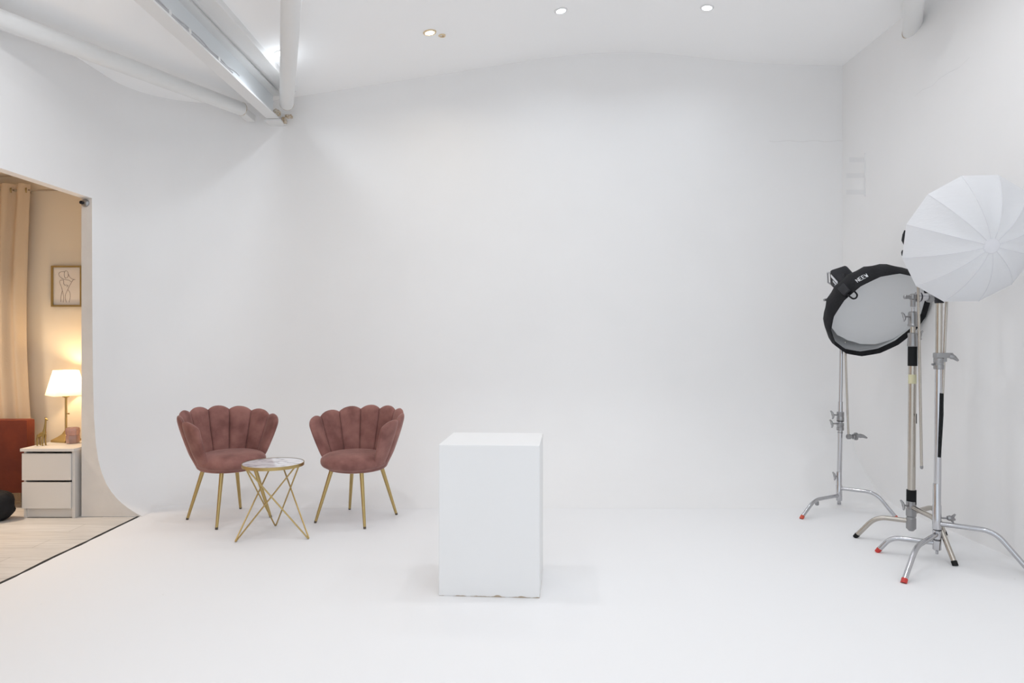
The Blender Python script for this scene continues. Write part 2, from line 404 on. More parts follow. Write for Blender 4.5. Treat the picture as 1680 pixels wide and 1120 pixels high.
tag(MB().lathe([(.018, 0), (.018, -.008), (.024, -.010), (.030, -.006), (.030, .004)], 24, Matrix.Translation((x, 5.75, zcs(x)))).build('ceiling_sensor', M['brassring'], None, (x, 5.75, zcs(x))),
    'tiny round beige ceiling sensor beside the brass-ringed downlight', 'sensor')

# socket on the jamb
p = W(140, 333, YJ)
t = thing('wall_bolt', 'small round metal bolt at the top of the bare wall end', 'bolt', p)
q = Matrix.Translation(p) @ Matrix.Rotation(PI/2, 4, 'X')
MB().lathe([(.030, -.001), (.030, .006), (.022, .012), (.012, .016), (.002, .016)], 24, q).build('washer', M['castmetal'], t, p)
MB().lathe([(.013, .012), (.013, .032), (.002, .034)], 16, q @ Matrix.Translation((-.014, 0, 0))).build('bolt_head', M['blackpl'], t, p)

# ------------------------------------------------------------------ pedestal
FL = G(719.8, 976.9); FR = G(885.3, 981.2); BR = G(892.5, 932.0)
ux = (FR-FL); uy = (BR-FR); uy = uy - ux.normalized()*uy.dot(ux.normalized())*.5
ang = math.atan2(ux.y, ux.x)
ped = bpy.data.objects.new('tmp', None)
mb = MB(); ax = ux.normalized(); q0 = FL; q1 = FR; q2 = FR+uy; q3 = FL+uy
hh = .799
zv = Vector((0, 0, 1))
mb.rings([[q0, q1, q2, q3], [q+zv*hh for q in (q0, q1, q2, q3)]])
cen = (q0+q2)/2
tag(mb.build('pedestal', M['pedestal'], None, cen, 0, .004), 'tall plain white box pedestal standing alone on the white floor', 'pedestal')

# ------------------------------------------------------------------ shell chairs
def chair(label, x, y, rz):
    t = thing('shell_chair', label, 'armchair', (x, y, 0), rz, 'rose velvet shell chairs')
    N = 8; TM = math.radians(116); dth = 2*TM/N
    def merid(th, s):
        k = abs(th)/TM
        zb, zt = .395, .828-.090*k**2.0
        rb = .235; rt = .345+.035*math.sin(min(k, 1)*PI*.55)
        r = .94*(rb+(rt-rb)*(1-(1-s)**1.25))
        # the arms splay a little and the plan is slightly deeper than wide
        return Vector((r*math.sin(th), r*math.cos(th)*1.0-.0, zb+(zt-zb)*s))
    for i in range(N):
        thc = -TM+dth*(i+.5); mb = MB(); rs = []; NV = 26; NU = 32
        for a in range(NV+1):
            v = (a/NV); v = v if a < 12 else v
            r = []
            tk = min(1, .35+v*3.0); top = 1.0
            vv = 1-(1-v)**1.35
            if vv > .88: top = math.sqrt(max(0, 1-((vv-.88)/.12)**2))
            for j in range(NU):
                ph = 2*PI*j/NU; cu = math.cos(ph); su = math.sin(ph)
                u = math.copysign(abs(cu)**.8, cu); th = thc+u*dth/2*1.0
                s = vv*(1-.068*abs(u)**2.2)
                p = merid(th, s); e = .002
                dz = (merid(th, min(s+e, 1.0))-merid(th, min(s+e, 1.0)-2*e)); dt = merid(th+e, s)-merid(th-e, s)
                nrm = dt.cross(dz).normalized()
                if nrm.x*math.sin(th)+nrm.y*math.cos(th) > 0: nrm = -nrm      # towards the sitter
                tt = math.copysign(abs(su)**.75, su)*(.030 if su > 0 else .017)*tk*top
                r.append(p+nrm*(tt+.004))
            rs.append(r)
        mb.rings(rs).build('back_petal', M['velvet'], t, smooth=50)
    # seat
    prof_ = []
    for k in range(21):
        a = -PI/2+PI*k/20
        c = max(0, math.cos(a)); z = math.sin(a)
        prof_.append((.247*c**.42 if c > 0 else .001, .448+(.056 if z > 0 else .062)*math.copysign(abs(z)**.85, z)+(.010*(1-c) if z > 0 else 0)))
    prof_[0] = (.002, prof_[0][1]); prof_[-1] = (.002, prof_[-1][1])
    MB().lathe(prof_, 56, Matrix.Translation((0, -.030, 0)), 1.0, 1.0).build('seat', M['velvet'], t, smooth=50)
    MB().lathe([(.002, .372), (.18, .374), (.208, .382), (.228, .402), (.231, .43), (.225, .45), (.002, .45)], 56, Matrix.Translation((0, .0, 0))).build('seat_shell', M['velvet'], t, smooth=50)
    for k in range(4):
        a = PI/4+k*PI/2; d = Vector((math.cos(a), math.sin(a), 0))
        lg = MB().tube([d*.185+Vector((0, 0, .385)), d*.30+Vector((0, 0, .012))], [.0155, .010], 20).build('leg', M['gold'], t)
        MB().tube([d*.30+Vector((0, 0, .014)), d*.304+Vector((0, 0, 0))], [.0105, .0095], 16).build('foot_cap', M['dkrubber'], lg)
    return t
chair('rose velvet shell chair with gold legs, left of the marble table', -2.13, 5.28, math.radians(51))
chair('rose velvet shell chair with gold legs, right of the marble table', -1.168, 5.275, math.radians(-22))

# ------------------------------------------------------------------ side table
tc_ = Vector((-1.652, 4.85, 0)); RT = .205; ZT = .50
t = thing('side_table', 'small round marble-top side table with crossed gold wire legs', 'table', tc_)
MB().lathe([(.002, ZT-.012), (RT-.004, ZT-.012), (RT-.003, ZT-.002), (.002, ZT-.0015)], 72).build('marble_top', M['marble'], t)
MB().lathe([(RT-.003, ZT-.022), (RT+.001, ZT-.022), (RT+.002, ZT-.0005), (RT-.003, ZT)], 72, cap=False).build('rim', M['gold'], t)
mb = MB(); mb.lathe([(RT-.02, ZT-.020), (RT-.003, ZT-.020), (RT-.003, ZT-.013), (RT-.02, ZT-.013)], 72, cap=False); mb.build('rim_frame', M['gold'], t)
for f in (G(386.5, 889), G(506, 884), G(452, 862.5)):
    fp = f-tc_; phi = math.atan2(fp.y, fp.x); fp.z = .0055
    tops = [Vector((.188*math.cos(phi+s*math.radians(114)), .188*math.sin(phi+s*math.radians(114)), ZT-.02)) for s in (-1, 1)]
    tw = Vector((-math.sin(phi), math.cos(phi), 0))*.004
    MB().tube(bend([tops[0], fp-tw, fp+tw, tops[1]], .012, 5), .0052, 10).build('wire_leg', M['gold'], t)

# ------------------------------------------------------------------ light stands
def leg(t, org, col, foot, z0, metal, capm, frac=.66, r=.0135, zdip=0.0):
    col = Vector((col.x, col.y, z0)); h = Vector((foot.x, foot.y, 0)); d = Vector((h.x-col.x, h.y-col.y, 0)); L = d.length; d.normalize()
    k = col+d*L*frac+Vector((0, 0, -zdip)); e = h+Vector((0, 0, .010))-d*.004
    p = bend([col+d*.012, k, e+(k-e).normalized()*.012], .07, 10)
    lg = MB().tube(p, r, 16).build('leg', metal, t, org)
    q = e-(k-e).normalized()*.0
    cap = MB().tube([q+(k-e).normalized()*.018, q+Vector((0, 0, -.0098))+d*.004], [r*1.12, r*1.12], 16)
    for v in cap.v: v.z = max(v.z, 0.0005)
    cap.build('foot_cap', capm, lg, org)
    return lg
def tcol(t, org, name, a, b, r, m, seg=20):
    return MB().tube([a, b], r, seg).build(name, m, t, org)
def collar(t, org, p, ax, r, h, m=None, name='collar'):
    ax = Vector(ax).normalized()
    mt = axis_mtx(p, ax); return MB().lathe([(r*.9, -h/2), (r, -h/2+.003), (r, -h*.12), (r*.93, -h*.08), (r*.93, h*.05), (r, h*.1), (r, h/2-.003), (r*.9, h/2)], 24, mt).build(name, m or M['castmetal'], t, org)
def knob(t, org, p, d, L=.06, m=None, par=None):
    """T-handle: a short shaft and a flattened grip."""
    d = Vector(d).normalized(); p = Vector(p); mb = MB(); mb.tube([p, p+d*L*.55], .0055, 10)
    up = Vector((0, 0, 1)); s = d.cross(up).normalized(); c = p+d*L*.65
    a = (up*.8+s*.35).normalized()
    mb.tube([c-a*.032+d*.010, c-a*.016, c, c+a*.016, c+a*.032+d*.010], [.005, .0085, .0095, .0085, .005], 12)
    return mb.build('knob', m or M['castmetal'], par or t, org)
def wing(t, org, p, d, L=.07, m=None):
    """big lever handle of a grip head"""
    d = Vector(d).normalized(); p = Vector(p); mb = MB()
    mb.tube([p, p+d*L*.3, p+d*L*.6, p+d*L+Vector((0, 0, -.01))], [.012, .017, .013, .006], 14)
    return mb.build('grip_handle', m or M['castmetal'], t, org)

# --- far stand with the black softbox
A0 = Vector((2.565, 5.5, 0)); top = Vector((2.592, 5.5, 0))
t = thing('light_stand', 'chrome light stand with orange-red foot tip, farthest back, carrying the black softbox', 'light stand', A0, 0, 'light stands'); o = t.location
def colA(z): return A0+(top-A0)*(z/1.75)+Vector((0, 0, z))
tcol(t, o, 'column', colA(.09), colA(.86), .0175, M['chrome'])
tcol(t, o, 'riser', colA(.84), colA(1.66), .0135, M['chrome'])
MB().lathe([(.021, 0), (.0225, .01), (.0225, .12), (.020, .125), (.020, .22), (.0185, .225)], 24, Matrix.Translation(colA(.085))).build('leg_hub', M['chrome'], t, o)
leg(t, o, colA(0), G(1314.5, 851), .125, M['chrome'], M['orangecap'])
leg(t, o, colA(0), G(1472, 852), .182, M['chrome'], M['orangecap'], .64)
leg(t, o, colA(0), Vector((2.66, 5.70, 0.009)), .24, M['chrome'], M['greypl'], .45)
collar(t, o, colA(.745), (0, 0, 1), .027, .07); collar(t, o, colA(.665), (0, 0, 1), .027, .06)
tcol(t, o, 'rubber_seal', colA(.705), colA(.711), .0265, M['rubber'])
tcol(t, o, 'ring', colA(.615), colA(.622), .020, M['castmetal'])
knob(t, o, colA(.755)+Vector((-.024, -.01, 0)), (-1, -.2, .1), .07); knob(t, o, colA(.69)+Vector((-.024, -.01, 0)), (-1, -.2, -.0), .08)
knob(t, o, colA(.275)+Vector((-.018, -.005, 0)), (-1, -.1, .1), .035)
MB().lathe([(.012, 0), (.015, .01), (.015, .03), (.010, .035)], 12, axis_mtx(colA(.11)+Vector((-.17, .01, -.03)), (0, 0, -1))).build('leg_lock', M['castmetal'], t, o)
# clamped extension arm beside the column
r0 = W(1392, 716, 5.46); r1 = W(1386.5, 560, 5.46)
t = thing('grip_arm', 'thin steel rod with a grip head at its lower end, hanging beside the farthest stand', 'grip arm', r0, 0, 'grip arms'); o = t.location
tcol(t, o, 'rod', r0, r1, .0078, M['nickel'])
MB().lathe([(.014, -.035), (.020, -.03), (.020, -.008), (.013, -.005), (.013, .005), (.020, .008), (.020, .024), (.012, .028)], 24, axis_mtx(r0+Vector((.022, 0, 0)), (1, 0, 0))).build('grip_head', M['castmetal'], t, o)
MB().lathe([(.019, 0), (.030, .004), (.030, .018), (.018, .024)], 24, axis_mtx(r0+Vector((.046, 0, .002)), (1, 0, 0))).build('grip_disc', M['castmetal'], t, o)
wing(t, o, r0+Vector((.065, -.005, .01)), (1, -.1, -.12), .075)

# --- softbox
def softbox():
    ctr = Vector((2.714, 5.2, 1.538)); v = Vector((-.459, -.889, 0)); r = Vector((.889, -.459, 0)); u = Vector((0, 0, 1))
    T = math.radians(49); n = v*math.cos(T)+(r*.62-u*.785)*math.sin(T); n.normalize()
    R = .385; m4 = axis_mtx(ctr, n, r)
    t = thing('softbox', 'round black softbox with a grey diffuser facing down, on the farthest stand', 'softbox', ctr); o = t.location
    NR = 16; SEG = NR*4
    def ring(rad, z, sc=.0, wob=0):
        out = []
        for j in range(SEG):
            a = 2*PI*j/SEG; k = abs(((j % 4)-0)/4.0); tt = math.sin(PI*((j % 4)/4.0))
            rr = rad*(1-sc*tt); out.append(m4 @ Vector((rr*math.cos(a), rr*math.sin(a), z)))
        return out
    prof_ = [(.352, .0, .016), (.366, .030, .016), (.370, .035, .016), (.378, .0, .016), (.374, -.06, .018), (.35, -.13, .025), (.31, -.20, .035), (.24, -.26, .04), (.16, -.30, .03), (.09, -.32, 0), (.075, -.36, 0)]
    mb = MB(); mb.rings([ring(*p) for p in prof_], True, False); ob = mb.build('shell', M['blackfab'], t, o, 50)
    mb = MB(); mb.rings([ring(.3515, -.002, .016), ring(.362, -.045, .016), ring(.34, -.12, .02), ring(.25, -.24, .03), ring(.10, -.31, .0)], True, False); mb.build('silver_lining', M['silver'], t, o, 20)
    # front diffuser, pulled up towards the far side so that the lining shows along the lower edge
    mb = MB(); rs = []
    for q in (0.002, .25, .5, .75, .9, 1.0):
        rr = []
        for j in range(SEG):
            a = 2*PI*j/SEG; tt = math.sin(PI*((j % 4)/4.0)); dz = -.012-.028*(1-q*q)*.4
            low = max(0, -math.sin(a+.75))            # lower rim in the softbox frame
            rad = .358*q*(1-.018*tt)*(1-.17*low**3)
            rr.append(m4 @ Vector((rad*math.cos(a), rad*math.sin(a), dz-.03*low*q)))
        rs.append(rr)
    mb.rings(rs, True, False); mb.build('diffuser', M['greyfab'], t, o, 60)
    MB().lathe([(.09, -.33), (.10, -.335), (.10, -.375), (.085, -.38), (.06, -.38)], 40, m4, cap=False).build('mount_ring', M['blackpl'], t, o)
    # strap loop and buckle on the rim, print on the band
    def rimpt(a, z, rad=.380): return m4 @ Vector((rad*math.cos(a), rad*math.sin(a), z))
    a0 = math.radians(128)
    pts = [rimpt(a0, .03, .385), rimpt(a0, .045, .365), rimpt(a0, .05, .335), rimpt(a0-.05, .05, .32), rimpt(a0-.12, .05, .335), rimpt(a0-.13, .04, .38)]
    MB().tube(bend(pts, .03, 4), .006, 8).build('strap_loop', M['blackfab'], t, o)
    mm = axis_mtx(rimpt(a0-.02, -.02, .390), n.cross((rimpt(a0, 0)-ctr).normalized()), n)
    MB().box((-.045, -.010, -.028), (.045, .012, .028), mm).build('buckle', M['blackpl'], t, o, 30, .004)
    # lettering, bending round the rim
    a1 = math.radians(112)
    for i, ch in enumerate('NEEW'):
        strokes = {'N': [((0, 0), (0, 1)), ((0, 1), (.7, 0)), ((.7, 0), (.7, 1))], 'E': [((0, 0), (0, 1)), ((0, 1), (.7, 1)), ((0, .5), (.6, .5)), ((0, 0), (.7, 0))],
                   'W': [((0, 1), (.18, 0)), ((.18, 0), (.35, .7)), ((.35, .7), (.52, 0)), ((.52, 0), (.7, 1))]}[ch]
        mb = MB()
        for (xa, ya), (xb, yb) in strokes:
            q = []
            for xx, yy in ((xa, ya), (xb, yb)):
                aa = a1-(i+xx)*.058; q.append(rimpt(aa, -.006-yy*.036, .3785))
            mb.tube(q, .0022, 6)
        mb.build('printed_letter', M['text'], t, o)
    # the strobe behind
    sb = m4 @ Vector((0, 0, -.40))
    return n, m4
sn, sm = softbox()
t = thing('strobe_light', 'black studio strobe behind the black softbox', 'studio light', sm @ Vector((0, 0, -.40))); o = t.location
ms = axis_mtx(sm @ Vector((0, 0, -.385)), -sn, Vector((.889, -.459, 0)))
ms = ms
mb = MB()
def rrect(w, h, z, r=.02, n=5):
    out = []
    for cx, cy, a0 in ((w/2-r, h/2-r, 0), (-w/2+r, h/2-r, PI/2), (-w/2+r, -h/2+r, PI), (w/2-r, -h/2+r, 1.5*PI)):
        for k in range(n): a = a0+PI/2*k/(n-1); out.append(ms @ Vector((cx+r*math.cos(a)-.02, cy+r*math.sin(a), z)))
    return out
mb.rings([rrect(.11, .12, 0), rrect(.135, .15, .02), rrect(.14, .155, .16), rrect(.135, .15, .175), rrect(.12, .13, .18)]).build('body', M['blackpl'], t, o, 40)
mb = MB(); mb.tube([ms @ Vector((-.085, -.06, .165)), ms @ Vector((-.10, -.05, .19)), ms @ Vector((-.10, .05, .19)), ms @ Vector((-.085, .06, .165))], .007, 8).build('handle', M['greypl'], t, o)
mb = MB(); mb.box((-.0935, -.055, .04), (-.0905, -.03, .15), ms); mb.build('side_strip', M['text'], t, o, 0)
mb = MB(); mb.box((-.0935, -.015, .06), (-.0905, .0, .12), ms); mb.box((-.0935, .01, .06), (-.0905, .02, .09), ms); mb.build('side_print', M['text'], t, o, 0)
mb = MB(); yk = colA(1.66); pb = ms @ Vector((-.02, -.085, .07))
mb.tube(bend([yk, yk+Vector((0, 0, .05)), pb], .02), .012, 12); mb.build('mount', M['blackpl'], t, o)
pk = W(1352, 492, 5.45); MB().tube([pk, pk+Vector((.12, .04, .02))], [.010, .008], 10).build('tilt_lever', M['castmetal'], t, o)

# --- middle stand
B0 = Vector((2.618, 4.6, 0))
def colB(z): return B0+Vector((.012*z/1.4, 0, z))
t = thing('light_stand', 'warm nickel light stand with black tape bands and black foot tips, in the middle', 'light stand', B0, 0, 'light stands'); o = t.location
tcol(t, o, 'column', colB(.30), colB(1.19), .0235, M['nickel'], 28)
MB().lathe([(.001, -.03), (.014, -.028), (.030, -.012), (.030, .055), (.027, .058), (.027, .066), (.031, .07), (.031, .115), (.027, .118), (.027, .125), (.030, .128), (.030, .165), (.024, .17)], 28, Matrix.Translation(colB(.125))).build('leg_hub', M['castmetal'], t, o)
leg(t, o, colB(0), G(1403, 881.5), .160, M['nickel'], M['rubber'], .62, .0155)
leg(t, o, colB(0), G(1567.5, 928), .255, M['nickel'], M['rubber'], .62, .0155, .02)
leg(t, o, colB(0), G(1550, 877), .215, M['nickel'], M['rubber'], .66, .0155)
knob(t, o, colB(.262)+Vector((-.03, -.01, 0)), (-1, -.2, .2), .05)
tcol(t, o, 'tape_band', colB(.272), colB(.365), .0295, M['tape'], 28)
tcol(t, o, 'tape_band', colB(1.178), colB(1.308), .0285, M['tape'], 28)
tcol(t, o, 'masking_tape', colB(1.062), colB(1.122), .0242, M['ytape'], 28)
MB().add([colB(.865)+Vector((-.002, -.0242, 0)), colB(.865)+Vector((.024, -.008, 0)), colB(.80)+Vector((.024, -.008, 0)), colB(.865)+Vector((-.002, -.0265, 0)), colB(.865)+Vector((.026, -.010, 0)), colB(.80)+Vector((.0265, -.010, 0))], [(0, 1, 2), (3, 5, 4), (0, 3, 4, 1), (1, 4, 5, 2), (2, 5, 3, 0)]).build('tape_scrap', M['tape'], t, o, 0)
MB().lathe([(.030, 0), (.033, .004), (.028, .07), (.030, .075), (.030, .085), (.024, .09)], 28, Matrix.Translation(colB(1.305))).build('reducer', M['castmetal'], t, o)
tcol(t, o, 'spigot', colB(1.39), colB(1.45), .0165, M['nickel'])
MB().lathe([(.028, 0), (.031, .004), (.031, .014), (.028, .018), (.028, .085), (.026, .095), (.018, .10)], 28, Matrix.Translation(colB(1.435))).build('receiver', M['castmetal'], t, o)
knob(t, o, colB(1.50)+Vector((-.028, -.01, 0)), (-1, -.15, 0), .06)
knob(t, o, colB(1.38)+Vector((.024, -.01, 0)), (1, -.1, 0), .03)
tcol(t, o, 'stud', colB(1.53), colB(1.56), .010, M['chrome'])
# grip head on top with its rod
gz = 1.63
t = thing('grip_arm', 'long steel rod clamped in the grip head on the middle stand', 'grip arm', colB(1.56), 0, 'grip arms'); o = t.location
g = colB(gz)
MB().lathe([(.014, -.065), (.016, -.06), (.016, -.02), (.024, -.012), (.024, .014), (.014, .022)], 24, Matrix.Translation(g)).build('grip_head', M['castmetal'], t, o)
MB().lathe([(.010, -.06), (.014, -.055), (.012, -.03), (.016, -.02)], 16, axis_mtx(g, (1, 0, 0))).build('pivot_knob', M['castmetal'], t, o)
MB().lathe([(.016, .018), (.033, .022), (.033, .036), (.022, .038), (.022, .044), (.034, .046), (.034, .060), (.024, .064), (.024, .09), (.018, .095)], 28, axis_mtx(g, (1, 0, 0))).build('grip_disc', M['chrome'], t, o)
MB().lathe([(.022, .09), (.030, .095), (.034, .12), (.026, .135), (.012, .14)], 20, axis_mtx(g, (1, 0, -.04))).build('grip_disc', M['castmetal'], t, o)
wing(t, o, g+Vector((.13, -.01, .0)), (.8, -.3, -.6), .055)
ra = W(1506.5, 455, 4.545); rb = W(1512, 764, 4.545)
tcol(t, o, 'rod', ra+Vector((-.003, .0, .10)), rb, .0082, M['nickel'])
MB().tube([rb, rb+Vector((0, 0, -.012)), rb+Vector((0, 0, -.02))], [.0098, .0098, .006], 12).build('rod_tip', M['castmetal'], t, o)

# --- near stand with the white umbrella
C0 = Vector(((1537-CX)/F*4.3, 4.3, 0))
def colC(z): return C0+Vector((.015*z/1.6, 0, z))
t = thing('light_stand', 'chrome light stand with red foot tips, nearest, under the white dome diffuser', 'light stand', C0, 0, 'light stands'); o = t.location
tcol(t, o, 'column', colC(.08), colC(1.22), .0195, M['chrome'], 24)
tcol(t, o, 'riser', colC(1.20), colC(1.60), .0185, M['nickel'], 24)
MB().lathe([(.001, -.01), (.008, -.008), (.009, .012), (.018, .016), (.0245, .022), (.0245, .075), (.021, .078), (.021, .083), (.0245, .086), (.0245, .135), (.021, .138), (.021, .142), (.0245, .146), (.0245, .29), (.022, .295), (.022, .42), (.0205, .425)], 28, Matrix.Translation(colC(.045))).build('leg_hub', M['chrome'], t, o)
for z in (.125, .185):
    tcol(t, o, 'rubber_seal', colC(z), colC(z+.005), .0235, M['rubber'])
leg(t, o, colC(0), G(1439, 905.5), .105, M['chrome'], M['redcap'], .76, .0150)
leg(t, o, colC(0), G(1482.5, 956.5), .160, M['chrome'], M['redcap'], .64, .0150)
leg(t, o, colC(0), Vector((2.985, 4.02, 0)), .225, M['chrome'], M['redcap'], .62, .0150)
knob(t, o, colC(.26)+Vector((.024, -.01, 0)), (1, -.15, 0), .09)
wing(t, o, colC(.262)+Vector((.05, -.018, 0)), (1, -.1, .0), .045)
collar(t, o, colC(1.205), (0, 0, 1), .029, .07)
MB().box((-.024, -.024, -.016), (.075, .024, .016), Matrix.Translation(colC(1.255))).build('clamp', M['castmetal'], t, o, 30, .005)
wing(t, o, colC(1.255)+Vector((.055, -.015, 0)), (1, -.15, -.45), .055)
MB().tube([colC(1.20)+Vector((-.028, 0, 0)), colC(1.20)+Vector((-.043, -.003, 0))], .007, 10).build('screw', M['castmetal'], t, o)
collar(t, o, colC(1.60), (0, 0, 1), .026, .05, M['blackpl'], 'top_collar')
cb = [(1545.5, 645, 4.272), (1545, 680, 4.27), (1542.5, 720, 4.268), (1541, 750, 4.266)]
MB().tube([W(*c) for c in cb], [.0085, .010, .0105, .009], 8).build('tape_wrap', M['tape'], t, o)
t = thing('grip_arm', 'thin leaning steel rod clamped to the right side of the nearest stand', 'grip arm', W(1543, 722, 4.40), 0, 'grip arms'); o = t.location
tcol(t, o, 'rod', W(1543, 722, 4.40), W(1554, 470, 4.40), .0082, M['nickel'])
MB().lathe([(.012, -.012), (.014, -.01), (.014, .01), (.012, .012)], 16, axis_mtx(W(1549.5, 590, 4.40), (0, 0, 1))).build('grip_head', M['castmetal'], t, o)

def dome():
    ctr = Vector((2.680, 4.10, 1.935)); v = Vector((-.546, -.838, 0)); r = Vector((.838, -.546, 0)); u = Vector((0, 0, 1))
    T = math.radians(32); n = v*math.cos(T)+(r*.85-u*.53)*math.sin(T); n.normalize()
    m4 = axis_mtx(ctr, n, r); m4 = m4 @ Matrix.Rotation(math.radians(7), 4, 'Z')
    t = thing('dome_diffuser', 'large white ribbed dome diffuser at the right edge', 'diffuser', ctr); o = t.location
    NR = 12; K = 8; SEG = NR*K; R = .382; D = .225
    def rib(q):                                       # q 0 at the rim -> 1 at the hub
        return R*(1-q)**.88*1.0+.0*q, D*(1-(1-q)**1.9)
    def pt(a, q, dent=1.0):
        rr, zz = rib(q); j = (a/(2*PI/NR)) % 1.0
        chord = math.cos(PI/NR)/math.cos((j-.5)*2*PI/NR)
        sag = 1-(1-chord)*dent
        return m4 @ Vector((rr*sag*math.cos(a), rr*sag*math.sin(a), zz-.012*math.sin(PI*j)*math.sin(PI*min(1, q*1.1))))
    qs = [0, .03, .08, .15, .25, .35, .45, .55, .65, .75, .85, .925]
    mb = MB(); mb.rings([[pt(2*PI*j/SEG, q) for j in range(SEG)] for q in qs], True, False)
    ob = mb.build('diffusion_cover', M['whitefab'], t, o, 16)
    for i in range(NR):
        a = 2*PI*i/NR
        MB().tube([pt(a, q)+n*.001 for q in qs], .0017, 6).build('rib_seam', M['ribcloth'], t, o)
    rh, zh = rib(.92); mb = MB(); rs = []
    for q in (1.12, 1.0, .85, .5, .02):
        rs.append([m4 @ Vector((rh*q*(1+.02*math.cos(24*2*PI*j/SEG))*math.cos(2*PI*j/SEG), rh*q*math.sin(2*PI*j/SEG), zh+.006*(1-q)+(.002 if q < 1.1 else -.003))) for j in range(SEG)])
    mb.rings(rs, True, False).build('hub_patch', M['ribcloth'], t, o, 60)
    # back of the dome
    def back(a, q):
        rr = R*(1-q)+.07*q; j = (a/(2*PI/NR)) % 1.0; chord = math.cos(PI/NR)/math.cos((j-.5)*2*PI/NR)
        return m4 @ Vector((rr*chord*math.cos(a), rr*chord*math.sin(a), -.16*(q**.75)))
    MB().rings([[back(2*PI*j/SEG, q) for j in range(SEG)] for q in (0, .1, .25, .5, .75, 1)], True, False).build('back_shell', M['whitefab'], t, o, 30)
    for an, ln in ((171-9, .085), (186-9, .04)):
        a = math.radians(an); p = m4 @ Vector((R*.955*math.cos(a), R*.955*math.sin(a), -.022)); tg = m4.to_3x3() @ Vector((-math.sin(a), math.cos(a), 0))
        MB().tube([p-tg*ln/2, p-tg*ln*.2, p+tg*ln*.2, p+tg*ln/2-(p-ctr).normalized()*.012], [.004, .010, .010, .005], 8).build('rod_clip', M['blackpl'], t, o)
    MB().lathe([(.072, -.155), (.078, -.16), (.078, -.21), (.06, -.215)], 32, m4, cap=False).build('mount_ring', M['blackpl'], t, o)
    return m4
dm = dome()
p0 = dm @ Vector((0, 0, -.21)); p1 = dm @ Vector((0, 0, -.40))
t = thing('studio_light', 'studio light head behind the white dome diffuser', 'studio light', p0); o = t.location
MB().lathe([(.058, 0), (.062, .01), (.062, .17), (.050, .185), (.002, .187)], 32, axis_mtx(p0, (p1-p0))).build('body', M['blackpl'], t, o)
pm = (p0+p1)/2
MB().tube(bend([colC(1.62), colC(1.62)+Vector((.03, .06, .03)), pm+Vector((0, 0, -.09)), pm+Vector((0, 0, -.05))], .03), .011, 12).build('yoke', M['castmetal'], t, o)

# ------------------------------------------------------------------ the side room
# nightstand
nx0, nx1, ny0, ny1, nz = -3.708, -3.305, 5.295, 5.775, .525
t = thing('nightstand', 'white two-drawer nightstand behind the wall end', 'nightstand', ((nx0+nx1)/2, (ny0+ny1)/2, 0)); o = t.location
mb = MB(); mb.box((nx0+.008, ny0+.02, -.003), (nx0+.026, ny1, nz-.02)); mb.box((nx1-.026, ny0+.012, -.003), (nx1-.004, ny1, nz-.02)); mb.box((nx0+.026, ny1-.01, .04), (nx1-.026, ny1, nz-.02))
mb.box((nx0+.026, ny0+.03, .0), (nx1-.026, ny0+.045, .06)); mb.box((nx0+.026, ny0+.03, .06), (nx1-.026, ny1-.01, .075)); mb.build('body', M['laminate'], t, o, 0)
MB().box((nx0-.004, ny0-.008, nz-.022), (nx1+.002, ny1, nz)).build('top', M['laminate'], t, o, 0, .002)
MB().box((nx0+.006, ny0-.002, .285), (nx1-.028, ny0+.014, nz-.038)).build('drawer', M['laminate'], t, o, 0, .0015)
MB().box((nx0+.006, ny0-.002, .072), (nx1-.028, ny0+.014, .270)).build('drawer', M['laminate'], t, o, 0, .0015)
# lamp
L0 = Vector((-3.598, 5.655, nz))
t = thing('table_lamp', 'lit brass table lamp with a white shade on the nightstand', 'lamp', L0)
RZ = Matrix.Rotation(math.radians(28), 4, 'Z')
MB().lathe([(.105, 0), (.105, .016), (.092, .024), (.060, .040), (.030, .060), (.014, .085), (.010, .09)], 4, RZ).build('base', M['gold'], t, smooth=10, bevel=.002)
MB().tube([(0, 0, .08), (0, 0, .375)], .0085, 20).build('stem', M['gold'], t)
MB().lathe([(.010, .352), (.026, .360), (.026, .366), (.010, .372)], 24).build('collar', M['gold'], t)
sw = MB().tube([(.008, -.006, .225), (.026, -.010, .225)], .003, 8); sw.tube([(.024, -.010, .225), (.032, -.012, .225)], .006, 8); sw.build('switch', M['gold'], t)
mb = MB(); rs = []
for z, w in ((.375, .122), (.470, .101), (.573, .078)):
    ring = []
    for cx, cy, a0 in ((1, 1, 0), (-1, 1, PI/2), (-1, -1, PI), (1, -1, 1.5*PI)):
        for k in range(5):
            a = a0+PI/2*k/4; r = .028; ring.append(RZ @ Matrix.Rotation(PI/9, 4, 'Z') @ Vector((cx*(w-r)+r*math.cos(a), cy*(w-r)+r*math.sin(a), z)))
    rs.append(ring)
mb.rings(rs, True, False).build('lamp_shade', M['shade'], t, smooth=40)
MB().lathe([(.002, .42), (.022, .43), (.028, .455), (.020, .48), (.002, .49)], 20).build('bulb', M['bulb'], t)
ld = bpy.data.lights.new('lamp_glow', 'POINT'); lo = bpy.data.objects.new('lamp_glow', ld); C.objects.link(lo); lo.location = L0+Vector((0, 0, .51))
ld.energy = 21; ld.color = (1, .70, .38); ld.shadow_soft_size = .03
